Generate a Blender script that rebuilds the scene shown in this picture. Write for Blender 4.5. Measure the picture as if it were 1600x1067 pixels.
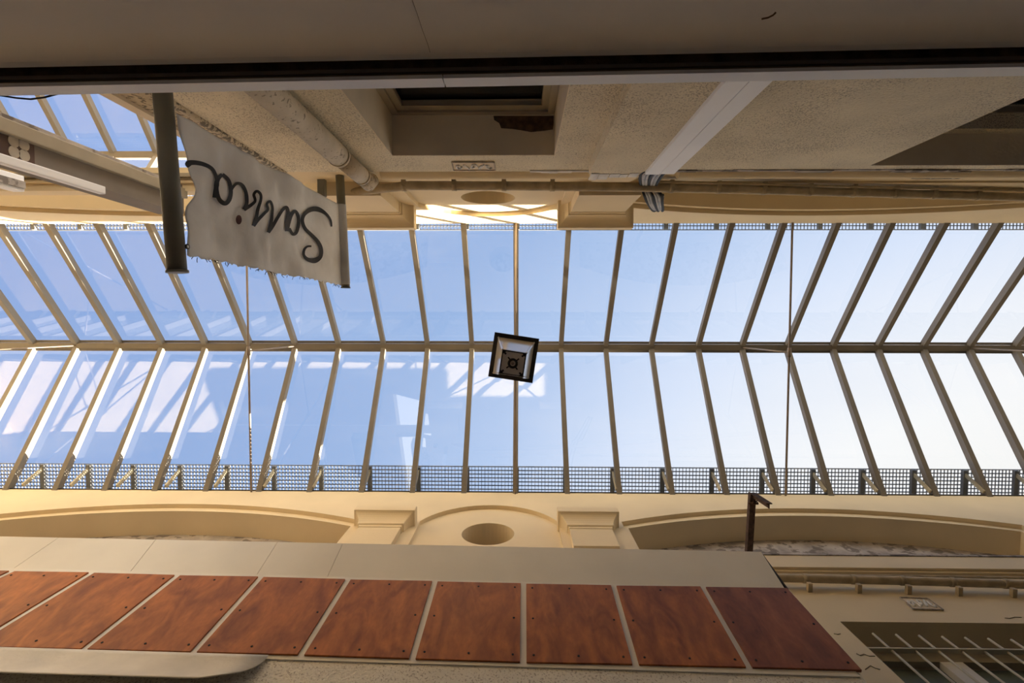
import bpy, bmesh, math, random
from mathutils import Vector, Matrix
from mathutils.geometry import delaunay_2d_cdt
random.seed(7)
for o in list(bpy.data.objects): bpy.data.objects.remove(o)
C = bpy.context.scene.collection
H = 1.5                                  # camera height above the passage floor
# ------------------------------------------------------------------ camera
F = 800.0                                # focal length in pixels of the 1600 px frame (18 mm)
def _rot(rx, ry, rz):
    cx, sx, cy, sy, cz, sz = math.cos(rx), math.sin(rx), math.cos(ry), math.sin(ry), math.cos(rz), math.sin(rz)
    A = Matrix(((1,0,0),(0,cx,-sx),(0,sx,cx))); B = Matrix(((cy,0,-sy),(0,1,0),(sy,0,cy))); Z = Matrix(((cz,-sz,0),(sz,cz,0),(0,0,1)))
    return Z @ B @ A
RT = _rot(0.0425, -0.0146, 0.0026).transposed()     # looks almost straight up, a hair off plumb
cam = bpy.data.cameras.new('camera'); cam.lens = 18.0; cam.sensor_width = 36.0; cam.clip_start = 0.02; cam.clip_end = 300
co = bpy.data.objects.new('camera', cam); C.objects.link(co)
ax, ay, az = RT @ Vector((1,0,0)), -(RT @ Vector((0,1,0))), -(RT @ Vector((0,0,1)))
M = Matrix((ax, ay, az)).transposed().to_4x4(); M.translation = (0, 0, H); co.matrix_world = M
bpy.context.scene.camera = co
# ------------------------------------------------------------------ exposure, world, sun
sc = bpy.context.scene
sc.view_settings.view_transform = 'Standard'; sc.view_settings.look = 'None'
sc.view_settings.gamma = 1.0; sc.view_settings.exposure = 0.72; sc.view_settings.use_curve_mapping = False
SUN = Vector((1.2, 1.0, 0.66)).normalized()
def make_world():
    w = bpy.data.worlds.new('sky'); sc.world = w; w.use_nodes = True; nt = w.node_tree; nt.nodes.clear()
    N = nt.nodes.new; L = nt.links.new
    out = N('ShaderNodeOutputWorld'); bg = N('ShaderNodeBackground'); tc = N('ShaderNodeTexCoord')
    dot = N('ShaderNodeVectorMath'); dot.operation = 'DOT_PRODUCT'; dot.inputs[1].default_value = SUN
    L(tc.outputs['Generated'], dot.inputs[0])
    mr = N('ShaderNodeMapRange'); mr.inputs['From Min'].default_value = -1; mr.inputs['From Max'].default_value = 1
    L(dot.outputs['Value'], mr.inputs['Value'])
    r = N('ShaderNodeValToRGB'); e = r.color_ramp.elements
    def st(p, c): return (0.5 * (p + 1), c)
    stops = [st(-0.5, (.30,.44,.80,1)), st(0.0, (.30,.45,.77,1)), st(0.28, (.345,.50,.80,1)), st(0.5, (.50,.64,.90,1)), st(0.66, (.74,.83,1.0,1)), st(0.82, (1,1,1,1)), st(1.0, (1,.95,.85,1))]
    e[0].position, e[0].color = stops[0]; e[1].position, e[1].color = stops[-1]
    for p, c in stops[1:-1]:
        k = e.new(p); k.color = c
    L(mr.outputs['Result'], r.inputs['Fac'])
    sep = N('ShaderNodeSeparateXYZ'); L(tc.outputs['Generated'], sep.inputs[0])
    el = N('ShaderNodeMapRange'); el.interpolation_type = 'SMOOTHSTEP'
    el.inputs['From Min'].default_value = 0.67; el.inputs['From Max'].default_value = 0.22
    el.inputs['To Min'].default_value = .66; el.inputs['To Max'].default_value = 2.4     # bright haze low over the roofs
    L(sep.outputs['Z'], el.inputs['Value'])
    # pale sky streaks added to stand in for reflections in the roof glass
    mp = N('ShaderNodeMapping'); mp.inputs['Scale'].default_value = (1.2, 4.5, 1.0); mp.inputs['Rotation'].default_value = (0, 0, 0.35)
    L(tc.outputs['Generated'], mp.inputs['Vector'])
    no = N('ShaderNodeTexNoise'); no.inputs['Scale'].default_value = 1.7; no.inputs['Detail'].default_value = 6; L(mp.outputs['Vector'], no.inputs['Vector'])
    cr = N('ShaderNodeMapRange'); cr.inputs['From Min'].default_value = .52; cr.inputs['From Max'].default_value = .8; cr.inputs['To Max'].default_value = .30
    L(no.outputs['Fac'], cr.inputs['Value'])
    mx = N('ShaderNodeMix'); mx.data_type = 'RGBA'; mx.inputs[7].default_value = (.80,.85,.95,1)
    L(cr.outputs['Result'], mx.inputs[0]); L(r.outputs['Color'], mx.inputs[6])
    wm = N('ShaderNodeMix'); wm.data_type = 'RGBA'; wm.inputs[7].default_value = (1,.88,.70,1)     # warm evening haze low down
    wf = N('ShaderNodeMapRange'); wf.inputs['From Min'].default_value = .6; wf.inputs['From Max'].default_value = .2; L(sep.outputs['Z'], wf.inputs['Value'])
    L(wf.outputs[0], wm.inputs[0]); L(mx.outputs[2], wm.inputs[6]); L(wm.outputs[2], bg.inputs['Color']); L(el.outputs['Result'], bg.inputs['Strength']); L(bg.outputs[0], out.inputs[0])
make_world()
sl = bpy.data.lights.new('sun', 'SUN'); sl.energy = 30.0; sl.color = (1.0, .87, .68); sl.angle = 0.009
so = bpy.data.objects.new('sun', sl); C.objects.link(so); so.rotation_euler = (-SUN).to_track_quat('-Z', 'Y').to_euler(); so.location = (10, 8, 16)

# ------------------------------------------------------------------ helpers
def ray(px, py): return RT @ Vector(((px - 800) / F, (py - 533.5) / F, 1))
def PZ(px, py, z): r = ray(px, py); return r * (z / r.z)
def PY(px, py, y): r = ray(px, py); return r * (y / r.y)
def PX(px, py, x): r = ray(px, py); return r * (x / r.x)
def PP(px, py, p0, n): r = ray(px, py); return r * (p0.dot(n) / r.dot(n))
class MB:
    """collects geometry in metres, heights counted from the lens; build() links it as ONE mesh object"""
    def __init__(s): s.v = []; s.f = []; s.sm = []
    def add(s, vs, fs, smooth=False):
        b = len(s.v); s.v += [Vector(v) for v in vs]; s.f += [[b + i for i in f] for f in fs]; s.sm += [smooth] * len(fs); return s
    def box(s, x0, x1, y0, y1, z0, z1):
        return s.add([(x,y,z) for z in (z0,z1) for y in (y0,y1) for x in (x0,x1)], [(0,2,3,1),(4,5,7,6),(0,1,5,4),(2,6,7,3),(0,4,6,2),(1,3,7,5)])
    def hexa(s, a, b): # two quads
        return s.add(list(a) + list(b), [(0,1,2,3),(7,6,5,4),(0,4,5,1),(1,5,6,2),(2,6,7,3),(3,7,4,0)])
    def prism(s, poly, vec):
        n = len(poly); vec = Vector(vec); a = [Vector(p) for p in poly]
        return s.add(a + [p + vec for p in a], [tuple(range(n)), tuple(range(2*n-1, n-1, -1))] + [(i, (i+1) % n, n + (i+1) % n, n + i) for i in range(n)])
    def beam(s, p, q, w, h, up=(0,0,1)):
        p, q = Vector(p), Vector(q); d = (q - p).normalized(); u = Vector(up); r = d.cross(u).normalized(); u = r.cross(d).normalized()
        c = [(-w/2,-h/2),(w/2,-h/2),(w/2,h/2),(-w/2,h/2)]
        return s.hexa([p + r*a + u*b for a, b in c], [q + r*a + u*b for a, b in c])
    def tube(s, pts, r, seg=14, cap=True, rs=None):
        pts = [Vector(p) for p in pts]; n = len(pts); vs = []; fs = []; u = None
        for i, p in enumerate(pts):
            d = (pts[min(i+1, n-1)] - pts[max(i-1, 0)]).normalized()
            if u is None: u = d.orthogonal().normalized()
            u = (u - d * u.dot(d)).normalized(); w = d.cross(u); rr = rs[i] if rs else r
            vs += [p + (u * math.cos(2*math.pi*k/seg) + w * math.sin(2*math.pi*k/seg)) * rr for k in range(seg)]
        for i in range(n-1):
            fs += [(i*seg+k, i*seg+(k+1) % seg, (i+1)*seg+(k+1) % seg, (i+1)*seg+k) for k in range(seg)]
        s.add(vs, fs, True)
        if cap: s.add(vs[:seg], [tuple(range(seg-1, -1, -1))]); s.add(vs[-seg:], [tuple(range(seg))])
        return s
    def holes(s, outer, hs, y0, y1):
        """plate in the XZ plane between y0 and y1 with holes"""
        pts = []; edges = []
        loops = [outer] + hs
        for lp in loops:
            b = len(pts); pts += [Vector(p) for p in lp]; edges += [(b+i, b+(i+1) % len(lp)) for i in range(len(lp))]
        vo, eo, fo, *_ = delaunay_2d_cdt(pts, edges, [], 1, 1e-6)
        def inside(p, poly):
            c = False; j = len(poly) - 1
            for i in range(len(poly)):
                (xi, yi), (xj, yj) = poly[i], poly[j]
                if (yi > p[1]) != (yj > p[1]) and p[0] < (xj-xi)*(p[1]-yi)/(yj-yi)+xi: c = not c
                j = i
            return c
        ff = []
        for f in fo:
            c = sum((vo[i] for i in f), Vector((0,0))) / len(f)
            if inside(c, outer) and not any(inside(c, h) for h in hs): ff.append(tuple(f))
        s.add([(v.x, y0, v.y) for v in vo], ff); s.add([(v.x, y1, v.y) for v in vo], [f[::-1] for f in ff])
        for lp in loops:
            n = len(lp); s.add([(p[0], y0, p[1]) for p in lp] + [(p[0], y1, p[1]) for p in lp], [(i, (i+1) % n, n+(i+1) % n, n+i) for i in range(n)])
        return s
    def build(s, name, mat, parent=None, bevel=0):
        me = bpy.data.meshes.new(name)
        if parent is not None: org = parent.matrix_world.translation if parent.parent is None else Vector(parent['_w'])
        else:
            xs = [v.x for v in s.v]; ys = [v.y for v in s.v]; zs = [v.z for v in s.v]
            org = Vector(((min(xs)+max(xs))/2, (min(ys)+max(ys))/2, min(zs) + H))
        o = bpy.data.objects.new(name, me)
        me.from_pydata([v + Vector((0,0,H)) - org for v in s.v], [], s.f); me.update()
        for p, k in zip(me.polygons, s.sm): p.use_smooth = k
        bm = bmesh.new(); bm.from_mesh(me); bmesh.ops.remove_doubles(bm, verts=bm.verts, dist=1e-5); bmesh.ops.recalc_face_normals(bm, faces=bm.faces)
        bm.to_mesh(me); bm.free()
        C.objects.link(o); me.materials.append(mat)
        if parent is not None:
            o.parent = parent; WORLD[o.name] = org
        else: o.location = org; o.matrix_world = Matrix.Translation(org)
        o['_w'] = list(org)
        if bevel:
            b = o.modifiers.new('bevel', 'BEVEL'); b.width = bevel; b.segments = 2; b.limit_method = 'ANGLE'
        return o
WORLD = {}
def tag(o, label=None, cat=None, group=None, kind=None):
    for k, v in (('label', label), ('category', cat), ('group', group), ('kind', kind)):
        if v: o[k] = v
    return o
def thing(name, loc, label, cat, group=None, kind=None):
    o = bpy.data.objects.new(name, None); C.objects.link(o); o.empty_display_size = .1
    l = Vector(loc) + Vector((0,0,H)); o.location = l; o.matrix_world = Matrix.Translation(l); o['_w'] = list(l)
    return tag(o, label, cat, group, kind)
def lin(r, g, b): return tuple((c/255/12.92 if c/255 <= .04045 else ((c/255+.055)/1.055)**2.4) for c in (r, g, b)) + (1,)
def mat(name, col, rough=.8, var=.12, scale=3, bump=0, bscale=40, metal=0, spots=None, spot_scale=30, spot_amt=.62, spec=.3, stretch=None, trans=0):
    m = bpy.data.materials.new(name); m.use_nodes = True; nt = m.node_tree; N = nt.nodes.new; L = nt.links.new
    b = nt.nodes['Principled BSDF']; b.inputs['Roughness'].default_value = rough; b.inputs['Metallic'].default_value = metal; b.inputs['Specular IOR Level'].default_value = spec
    tc = N('ShaderNodeTexCoord'); mp = N('ShaderNodeMapping'); L(tc.outputs['Object'], mp.inputs[0])
    if stretch: mp.inputs['Scale'].default_value = stretch
    n = N('ShaderNodeTexNoise'); n.inputs['Scale'].default_value = scale; n.inputs['Detail'].default_value = 6; L(mp.outputs[0], n.inputs['Vector'])
    mx = N('ShaderNodeMix'); mx.data_type = 'RGBA'
    mx.inputs[6].default_value = tuple(c*(1-var) for c in col[:3]) + (1,); mx.inputs[7].default_value = tuple(min(1, c*(1+var)) for c in col[:3]) + (1,)
    st = N('ShaderNodeMapRange'); st.inputs['From Min'].default_value = .3; st.inputs['From Max'].default_value = .7; L(n.outputs['Fac'], st.inputs['Value']); L(st.outputs[0], mx.inputs[0])
    last = mx.outputs[2]
    if spots:
        s = N('ShaderNodeTexNoise'); s.inputs['Scale'].default_value = spot_scale; s.inputs['Detail'].default_value = 3; L(mp.outputs[0], s.inputs['Vector'])
        s2 = N('ShaderNodeTexNoise'); s2.inputs['Scale'].default_value = 1.6; L(mp.outputs[0], s2.inputs['Vector'])
        ad = N('ShaderNodeMath'); ad.operation = 'MULTIPLY_ADD'; ad.inputs[1].default_value = .35; L(s2.outputs['Fac'], ad.inputs[0]); L(s.outputs['Fac'], ad.inputs[2])
        r = N('ShaderNodeMapRange'); r.inputs['From Min'].default_value = spot_amt + .17; r.inputs['From Max'].default_value = spot_amt + .24; r.inputs['To Max'].default_value = .75; L(ad.outputs[0], r.inputs['Value'])
        m2 = N('ShaderNodeMix'); m2.data_type = 'RGBA'; m2.inputs[7].default_value = spots; L(r.outputs[0], m2.inputs[0]); L(last, m2.inputs[6]); last = m2.outputs[2]
    L(last, b.inputs['Base Color'])
    if bump:
        bn = N('ShaderNodeTexNoise'); bn.inputs['Scale'].default_value = bscale; bn.inputs['Detail'].default_value = 5; L(mp.outputs[0], bn.inputs['Vector'])
        bp = N('ShaderNodeBump'); bp.inputs['Strength'].default_value = bump; bp.inputs['Distance'].default_value = .02; L(bn.outputs['Fac'], bp.inputs['Height']); L(bp.outputs[0], b.inputs['Normal'])
    if trans:
        t = N('ShaderNodeBsdfTranslucent'); L(last, t.inputs['Color']); ms = N('ShaderNodeMixShader'); ms.inputs[0].default_value = trans
        L(b.outputs[0], ms.inputs[1]); L(t.outputs[0], ms.inputs[2]); L(ms.outputs[0], nt.nodes['Material Output'].inputs[0])
    return m
def glass_mat(name, tint, f0=.05):
    m = bpy.data.materials.new(name); m.use_nodes = True; nt = m.node_tree; nt.nodes.remove(nt.nodes['Principled BSDF']); N = nt.nodes.new; L = nt.links.new
    t = N('ShaderNodeBsdfTransparent'); t.inputs[0].default_value = tint; g = N('ShaderNodeBsdfGlossy'); g.inputs['Roughness'].default_value = 0.0
    fr = N('ShaderNodeLayerWeight'); fr.inputs[0].default_value = .5; pw = N('ShaderNodeMath'); pw.operation = 'POWER'; pw.inputs[1].default_value = 5
    ma = N('ShaderNodeMath'); ma.operation = 'MULTIPLY_ADD'; ma.inputs[1].default_value = .95; ma.inputs[2].default_value = f0; mx = N('ShaderNodeMixShader')
    L(fr.outputs['Facing'], pw.inputs[0]); L(pw.outputs[0], ma.inputs[0]); L(ma.outputs[0], mx.inputs[0]); L(t.outputs[0], mx.inputs[1]); L(g.outputs[0], mx.inputs[2]); L(mx.outputs[0], nt.nodes['Material Output'].inputs[0]); return m
def wood_mat(name, a, b):
    m = bpy.data.materials.new(name); m.use_nodes = True; nt = m.node_tree; N = nt.nodes.new; L = nt.links.new; p = nt.nodes['Principled BSDF']
    tc = N('ShaderNodeTexCoord'); oi = N('ShaderNodeObjectInfo'); ad = N('ShaderNodeVectorMath'); ad.operation = 'ADD'
    sc_ = N('ShaderNodeVectorMath'); sc_.operation = 'SCALE'; sc_.inputs['Scale'].default_value = 37.0
    cb = N('ShaderNodeCombineXYZ'); L(oi.outputs['Random'], cb.inputs[0]); L(oi.outputs['Random'], cb.inputs[1]); L(cb.outputs[0], sc_.inputs[0])
    L(tc.outputs['Object'], ad.inputs[0]); L(sc_.outputs[0], ad.inputs[1])
    mp = N('ShaderNodeMapping'); mp.inputs['Scale'].default_value = (3.2, 1, 1.3); L(ad.outputs[0], mp.inputs[0])
    n = N('ShaderNodeTexNoise'); n.inputs['Scale'].default_value = 1.6; n.inputs['Detail'].default_value = 8; n.inputs['Distortion'].default_value = 1.6; L(mp.outputs[0], n.inputs['Vector'])
    r = N('ShaderNodeValToRGB'); e = r.color_ramp.elements; e[0].position = .3; e[0].color = a; e[1].position = .72; e[1].color = b; L(n.outputs['Fac'], r.inputs[0])
    fine = N('ShaderNodeTexNoise'); fine.inputs['Scale'].default_value = 14; fine.inputs['Detail'].default_value = 6; L(mp.outputs[0], fine.inputs['Vector'])
    mr = N('ShaderNodeMapRange'); mr.inputs['To Min'].default_value = .72; mr.inputs['To Max'].default_value = 1.25; L(fine.outputs['Fac'], mr.inputs['Value'])
    v = N('ShaderNodeMix'); v.data_type = 'RGBA'; v.blend_type = 'MULTIPLY'; v.inputs[0].default_value = 1; L(r.outputs[0], v.inputs[6]); L(mr.outputs[0], v.inputs[7])
    L(v.outputs[2], p.inputs['Base Color']); p.inputs['Roughness'].default_value = .5; p.inputs['Specular IOR Level'].default_value = .35
    return m
CREAM = mat('cream_render', (.77,.625,.40,1), .85, .05, 1.2, .06, 60)
STUC = mat('speckled_stucco', (.76,.67,.50,1), .9, .10, 2.0, .5, 45, spots=(.34,.28,.20,1), spot_scale=85, spot_amt=.565)
SMOOTH = mat('smooth_beige_render', (.78,.66,.49,1), .9, .08, 2.5, .15, 30)
MOLD = mat('mould_spotted_render', (.55,.45,.30,1), .9, .15, 4, .4, 40, spots=(.05,.04,.03,1), spot_scale=30, spot_amt=.50)
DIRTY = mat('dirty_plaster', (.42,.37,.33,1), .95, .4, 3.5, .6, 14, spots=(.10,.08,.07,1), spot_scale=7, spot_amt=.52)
METAL = mat('painted_steel', (.21,.183,.148,1), .5, .06, 3, spec=.4)
WALKM = mat('galvanised_steel', (.22,.23,.24,1), .6, .1, 5, spec=.3)
DARKM = mat('dark_metal', (.035,.030,.026,1), .5, .2, 6)
RODM = mat('steel_rod', (.30,.24,.19,1), .45, .1, 5, metal=.3)
GROOVE = mat('shadow_gap_metal', (.20,.17,.14,1), .7, .1)
WHITE = mat('white_plastic', (.92,.91,.92,1), .5, .03, 2)
LIP = mat('white_coated_metal', (.93,.93,1,1), .45, .07, 3)
FASC = mat('grey_beige_fascia', (.80,.77,.77,1), .7, .06, 1.1, .04, 12)
SHEET = mat('coated_sheet', (.87,.82,.73,1), .55, .06, 1.5)
GRIT = mat('gritty_render', (.87,.82,.73,1), .95, .06, 2, .5, 60, spots=(.42,.36,.30,1), spot_scale=75, spot_amt=.58)
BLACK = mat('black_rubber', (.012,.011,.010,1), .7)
PIPE = mat('painted_pipe', (.55,.45,.31,1), .7, .15, 6, .2, 30, spots=(.14,.10,.06,1), spot_scale=34, spot_amt=.60)
GUT = mat('brown_pipe', (.46,.37,.24,1), .7, .2, 8, .2, 30)
SIGNP = mat('grey_green_tube', (.20,.19,.15,1), .5, .15, 3)
BANN = mat('weathered_canvas', (.90,.885,.87,1), .9, .2, 2.2, .3, 16, trans=.3)
INK = mat('faded_black_paint', (.045,.045,.05,1), .8, .2, 12)
DOT = mat('purple_paint', (.14,.08,.09,1), .8)
RUST = mat('rusty_steel', (.09,.055,.04,1), .9, .4, 18, .5, 30)
BRICK = mat('broken_brick', (.10,.06,.035,1), .95, .5, 18, .9, 22)
BARM = mat('bar_paint', (.52,.45,.31,1), .6, .1, 5)
FRAMEP = mat('window_paint', (.36,.31,.23,1), .6, .08, 4)
GREENP = mat('dusty_glass', (.16,.19,.16,1), .25, .3, 3)
DGLASS = mat('dark_pane', (.03,.03,.03,1), .12, .2, 2, spec=.5)
TILE1 = mat('tile_brown', (.10,.06,.045,1), .5); TILE2 = mat('tile_cream', (.42,.37,.30,1), .5)
PAVE = mat('passage_paving', (.08,.07,.06,1), .8, .12, .8)
CAB = mat('grey_cable', (.42,.40,.38,1), .6, .25, 9)
PLASTER = mat('white_flaked_plaster', (.75,.72,.68,1), .95, .15, 9, .5, 30)
LGLASS = mat('lantern_pane', (.80,.72,.58,1), .12, .05, 3, spec=.6)  # opaque cream colour stands in for reflections on the lantern glass
LPLATE = mat('lantern_inner', (.85,.78,.68,1), .6)
CRK = mat('crack_brown', (.26,.20,.13,1), .9)  # brown for the cracks in the render
ORN = mat('ornament_brown', (.42,.35,.27,1), .9, .3, 20)  # mottled brown for the plaque borders
GLASS = glass_mat('roof_glass', (.97,.98,.99,1))
SHOPD = mat('dark_shopfront', (.05,.045,.04,1), .5, .2, 2)
LIPM = mat('peeling_sheet', (.72,.66,.56,1), .8, .16, 2.5, .3, 30)
WOOD = wood_mat('stained_plywood', (.24,.066,.016,1), (.56,.178,.036,1))
WOODD = wood_mat('dark_stained_plywood', (.19,.052,.019,1), (.38,.118,.040,1))

# ------------------------------------------------------------------ dimensions (heights above the lens)
YL, YU = 2.737, -1.488           # faces of the two facades
ZE, ZR, YR = 8.0, 9.408, 0.496   # eaves, ridge
X0, X1 = -13.0, 13.5
D1, D2 = 0.06, 0.415
ZLEDGE, ZBAND = 5.93, 5.62
def arc(cx, h, ze, zc, zb, n=28):
    s = zc - ze; R = (h*h + s*s) / (2*s); a = math.asin(h / R); cz = zc - R
    pts = [(cx + R*math.sin(-a + 2*a*i/n), cz + R*math.cos(-a + 2*a*i/n)) for i in range(n+1)]
    return [(cx-h, zb)] + pts + [(cx+h, zb)] if zb < ze else pts
ARCHES = [4.07 + 8.95*k for k in (-1, 0)]
MODS = [-.405]
PIL = [-1.755, .945]

def facade(name, Y, sg, x0, x1, bottom_band):
    w = MB()
    # outer skin with arch openings
    h = [arc(c, 2.68, 6.86, 7.41, ZLEDGE+.005) for c in ARCHES] + [arc(c, .94, 6.83, 7.45, ZLEDGE+.005, 20) for c in MODS]
    w.holes([(x0, bottom_band), (x1, bottom_band), (x1, ZE), (x0, ZE)], h, Y, Y + sg*D1)
    h = [arc(c, 2.60, 6.79, 7.285, ZLEDGE+.004) for c in ARCHES] + [[(c + .345*math.cos(t*math.pi/20), 6.585 + .345*math.sin(t*math.pi/20)) for t in range(40)] for c in MODS]
    w.holes([(x0, bottom_band+.05), (x1, bottom_band+.05), (x1, ZE-.002), (x0, ZE-.002)], h, Y + sg*D1, Y + sg*D2)
    return w
wl = facade('wall_south', YL, 1, X0, X1, ZBAND)
# lower storey of the south facade, with the barred window
LW = (2.986, 5.7, 2.6, 4.69)
wl.holes([(X0, 1.9), (X1, 1.9), (X1, ZBAND-.035), (X0, ZBAND-.035)], [[(LW[0], LW[2]), (LW[1], LW[2]), (LW[1], LW[3]), (LW[0], LW[3])]], YL+.06, YL+.30)
wl.box(X0, X1, YL+.03, YL+.30, ZBAND-.035, ZBAND)
wl.box(X0, X1, YL+.5, YL+1.6, -H, 8.0)
tag(MB().box(X0, X1, YL+.0, YL+.30, -H, 1.9).build('wall_shopfront', SHOPD), kind='structure')
ws = tag(wl.build('wall_south', CREAM), kind='structure')
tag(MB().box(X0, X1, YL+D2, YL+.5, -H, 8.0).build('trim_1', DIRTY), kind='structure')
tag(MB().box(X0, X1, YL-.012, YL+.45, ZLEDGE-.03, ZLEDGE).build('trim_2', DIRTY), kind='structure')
tag(MB().box(X0, X1, 3.3, 3.9, 8.0, 8.6).build('trim_3', CREAM), kind='structure')        # upstand behind the gutter
tag(MB().box(.0, 5.6, 4.6, 4.85, -H, 11.85).box(5.6, 8.2, 4.6, 4.85, -H, 11.06).build('sun_block_south', CREAM), kind='structure')    # unseen blocks added to shade the passage, stepped to shape the sunlit strip
tag(MB().box(8.2, 32, 4.6, 4.85, -H, 13.2).build('sun_block_east', CREAM), kind='structure')  # unseen taller block, added to keep the sun off the right half
tag(MB().box(X0, X1, YL-.015, YL+.2, ZE, ZE+.02).build('trim_4', DARKM), kind='structure')

# north facade: the bridging beam on the left stands over an opening, the wall proper begins at X = -2.62
XN = PY(268, 159, YU).x
def facade_n(x0, x1, bb, d2, arches, mods):
    w = MB()
    h = [arc(c, 2.68, 6.86, 7.41, ZLEDGE+.005) for c in arches] + [arc(c, .94, 6.83, 7.45, ZLEDGE+.005, 20) for c in mods]
    w.holes([(x0, bb), (x1, bb), (x1, ZE), (x0, ZE)], h, YU, YU-D1)
    h = [arc(c, 2.60, 6.79, 7.285, ZLEDGE+.004) for c in arches] + [[(c + .345*math.cos(t*math.pi/20), 6.585 + .345*math.sin(t*math.pi/20)) for t in range(40)] for c in mods]
    w.holes([(x0, bb+.01), (x1, bb+.01), (x1, ZE-.002), (x0, ZE-.002)], h, YU-D1, YU-d2)
    return w
wn = facade_n(-2.15, X1, ZLEDGE-.25, D2, ARCHES[1:], MODS)
wb = facade_n(X0, -2.15, ZLEDGE-.02, .255, ARCHES[:1], [])
W1 = (PY(612, 243, YU).x, PY(867, 243, YU).x, 1.5, PY(740, 243, YU).z)
W2 = (PY(1365, 256, YU).x, 6.4, 1.5, PY(1480, 258.5, YU).z)
ztop = PY(800, 268, YU).z
wn.box(-2.15, X1, YU-.5, YU-D2, ZLEDGE-.25, ZE)
wu = tag(wn.build('wall_north', CREAM), kind='structure')
tag(wb.build('wall_northwest', CREAM), kind='structure')
w2 = MB().holes([(XN, -H), (X1, -H), (X1, ztop), (XN, ztop)], [[(w[0], w[2]), (w[1], w[2]), (w[1], w[3]), (w[0], w[3])] for w in (W1, W2)], YU, YU-.36)
w2.box(XN, X1, YU-1.7, YU-.75, -H, 8.0)
w2.box(XN, X1, YU-.8, YU-.30, ztop-.3, ztop+.02)
w2.box(XN, XN+.3, YU-.8, YU-.05, -H, ztop)
tag(w2.build('stucco_face', STUC, wu))
tag(MB().box(XN-.02, X1, YU-.06, YU-.02, ztop, ZLEDGE-.2).build('frieze', CREAM, wu))
# rounded corner bead, mould-spotted return and smooth edge trim
tag(MB().tube([(XN, YU, -H), (XN, YU, ztop)], .035).build('corner_bead', MOLD, wu))
tag(MB().box(XN-.33, XN, YU-.3, YU-.03, -H, ztop-.02).build('return_face', MOLD, wu))
tag(MB().box(XN-.41, XN-.325, YU-.3, YU-.005, -H, ztop+.3).build('edge_trim', SMOOTH, wu))
tag(MB().box(-2.15, X1, YU-.45, YU+.012, ZLEDGE-.03, ZLEDGE+.0).box(X0, -2.15, YU-.25, YU+.012, ZLEDGE-.03, ZLEDGE+.03).box(X0, -2.15, YU-.05, YU+.012, ZLEDGE+.03, ZLEDGE+.19).build('trim_5', CREAM), kind='structure')
# rounded cornice under the gutter pipe, dirty ledge over the stucco
for nm, x0, x1 in (('trim_6', PY(598, 275, YU).x, PY(921, 275, YU).x), ('trim_7', PY(1056, 275, YU).x, X1)):
    m = MB()
    n = 8
    prof = [(YU-.02, ztop+.01)] + [(YU + .0 + .045*math.sin(math.pi*i/n), ztop + .02 + .17*i/n) for i in range(n+1)] + [(YU-.02, ztop+.22)]
    m.prism([(x0, y, z) for y, z in prof], (x1-x0, 0, 0)); tag(m.build(nm, CREAM), kind='structure')
m = MB(); random.seed(3); x = PY(1056, 268, YU).x
while x < 9:
    d = random.uniform(.1, .5); m.box(x, x+d, YU-.01, YU+random.uniform(.004,.016), ztop-.04-random.uniform(0,.02), ztop+random.uniform(-.01,.015)); x += d
tag(m.build('flaking_edge', DIRTY, wu))
x = PY(828, 268, YU).x; m = MB()
while x < PY(918, 268, YU).x:
    d = random.uniform(.04, .12); m.box(x, x+d, YU-.01, YU+random.uniform(.006,.02), ztop-.05, ztop+random.uniform(-.02,.02)); x += d
tag(m.build('flaking_patch', PLASTER, wu))
# projecting pier with chamfered top
def pier():
    xa, xb = PY(921, 270, YU+.1).x, PY(1009, 272, YU+.1).x; zt = PY(960, 272, YU+.1).z; y0, y1 = YU-.02, YU+.1
    m = MB().box(xa, xb, y0, y1, -H, zt); p = tag(m.build('pier', STUC, wu), 'speckled stucco pier beside the white trunking')
    m = MB().prism([(xa, y1-.003, zt), (xb, y1-.003, zt), (xb-.09, y1-.003, zt+.29), (xa+.07, y1-.003, zt+.29)], (0, -.1, 0)); m.build('pier_cap', CREAM, wu)
    m = MB(); random.seed(5); x = xa+.02
    while x < xb-.1:
        d = random.uniform(.03, .10); m.box(x, x+d, y1-.004, y1+random.uniform(.004,.012), zt-random.uniform(-.02,.05), zt+random.uniform(.08,.18)); x += d*random.uniform(.9,1.2)
    m.build('broken_plaster', PLASTER, wu)
pier()
tag(MB().box(X0-.3, X0, YU-4, YL+1.6, -H, ZE-.1).build('light_block_west', CREAM), kind='structure')  # unseen block added across the open end to keep light out
tag(MB().box(X1, X1+.3, YU-1.7, YL+1.6, -H, ZE-.1).build('light_block_east', CREAM), kind='structure')  # the other open end, also closed by an added light block
# north building mass, courtyard back wall
tag(MB().box(X0, XN-1.8, -5.6, -5.2, -H, 8.0).build('wall_court', CREAM), kind='structure')
tag(MB().box(-25, 25, -6, 4.4, -H-.1, -H).build('floor', PAVE), kind='structure')

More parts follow.
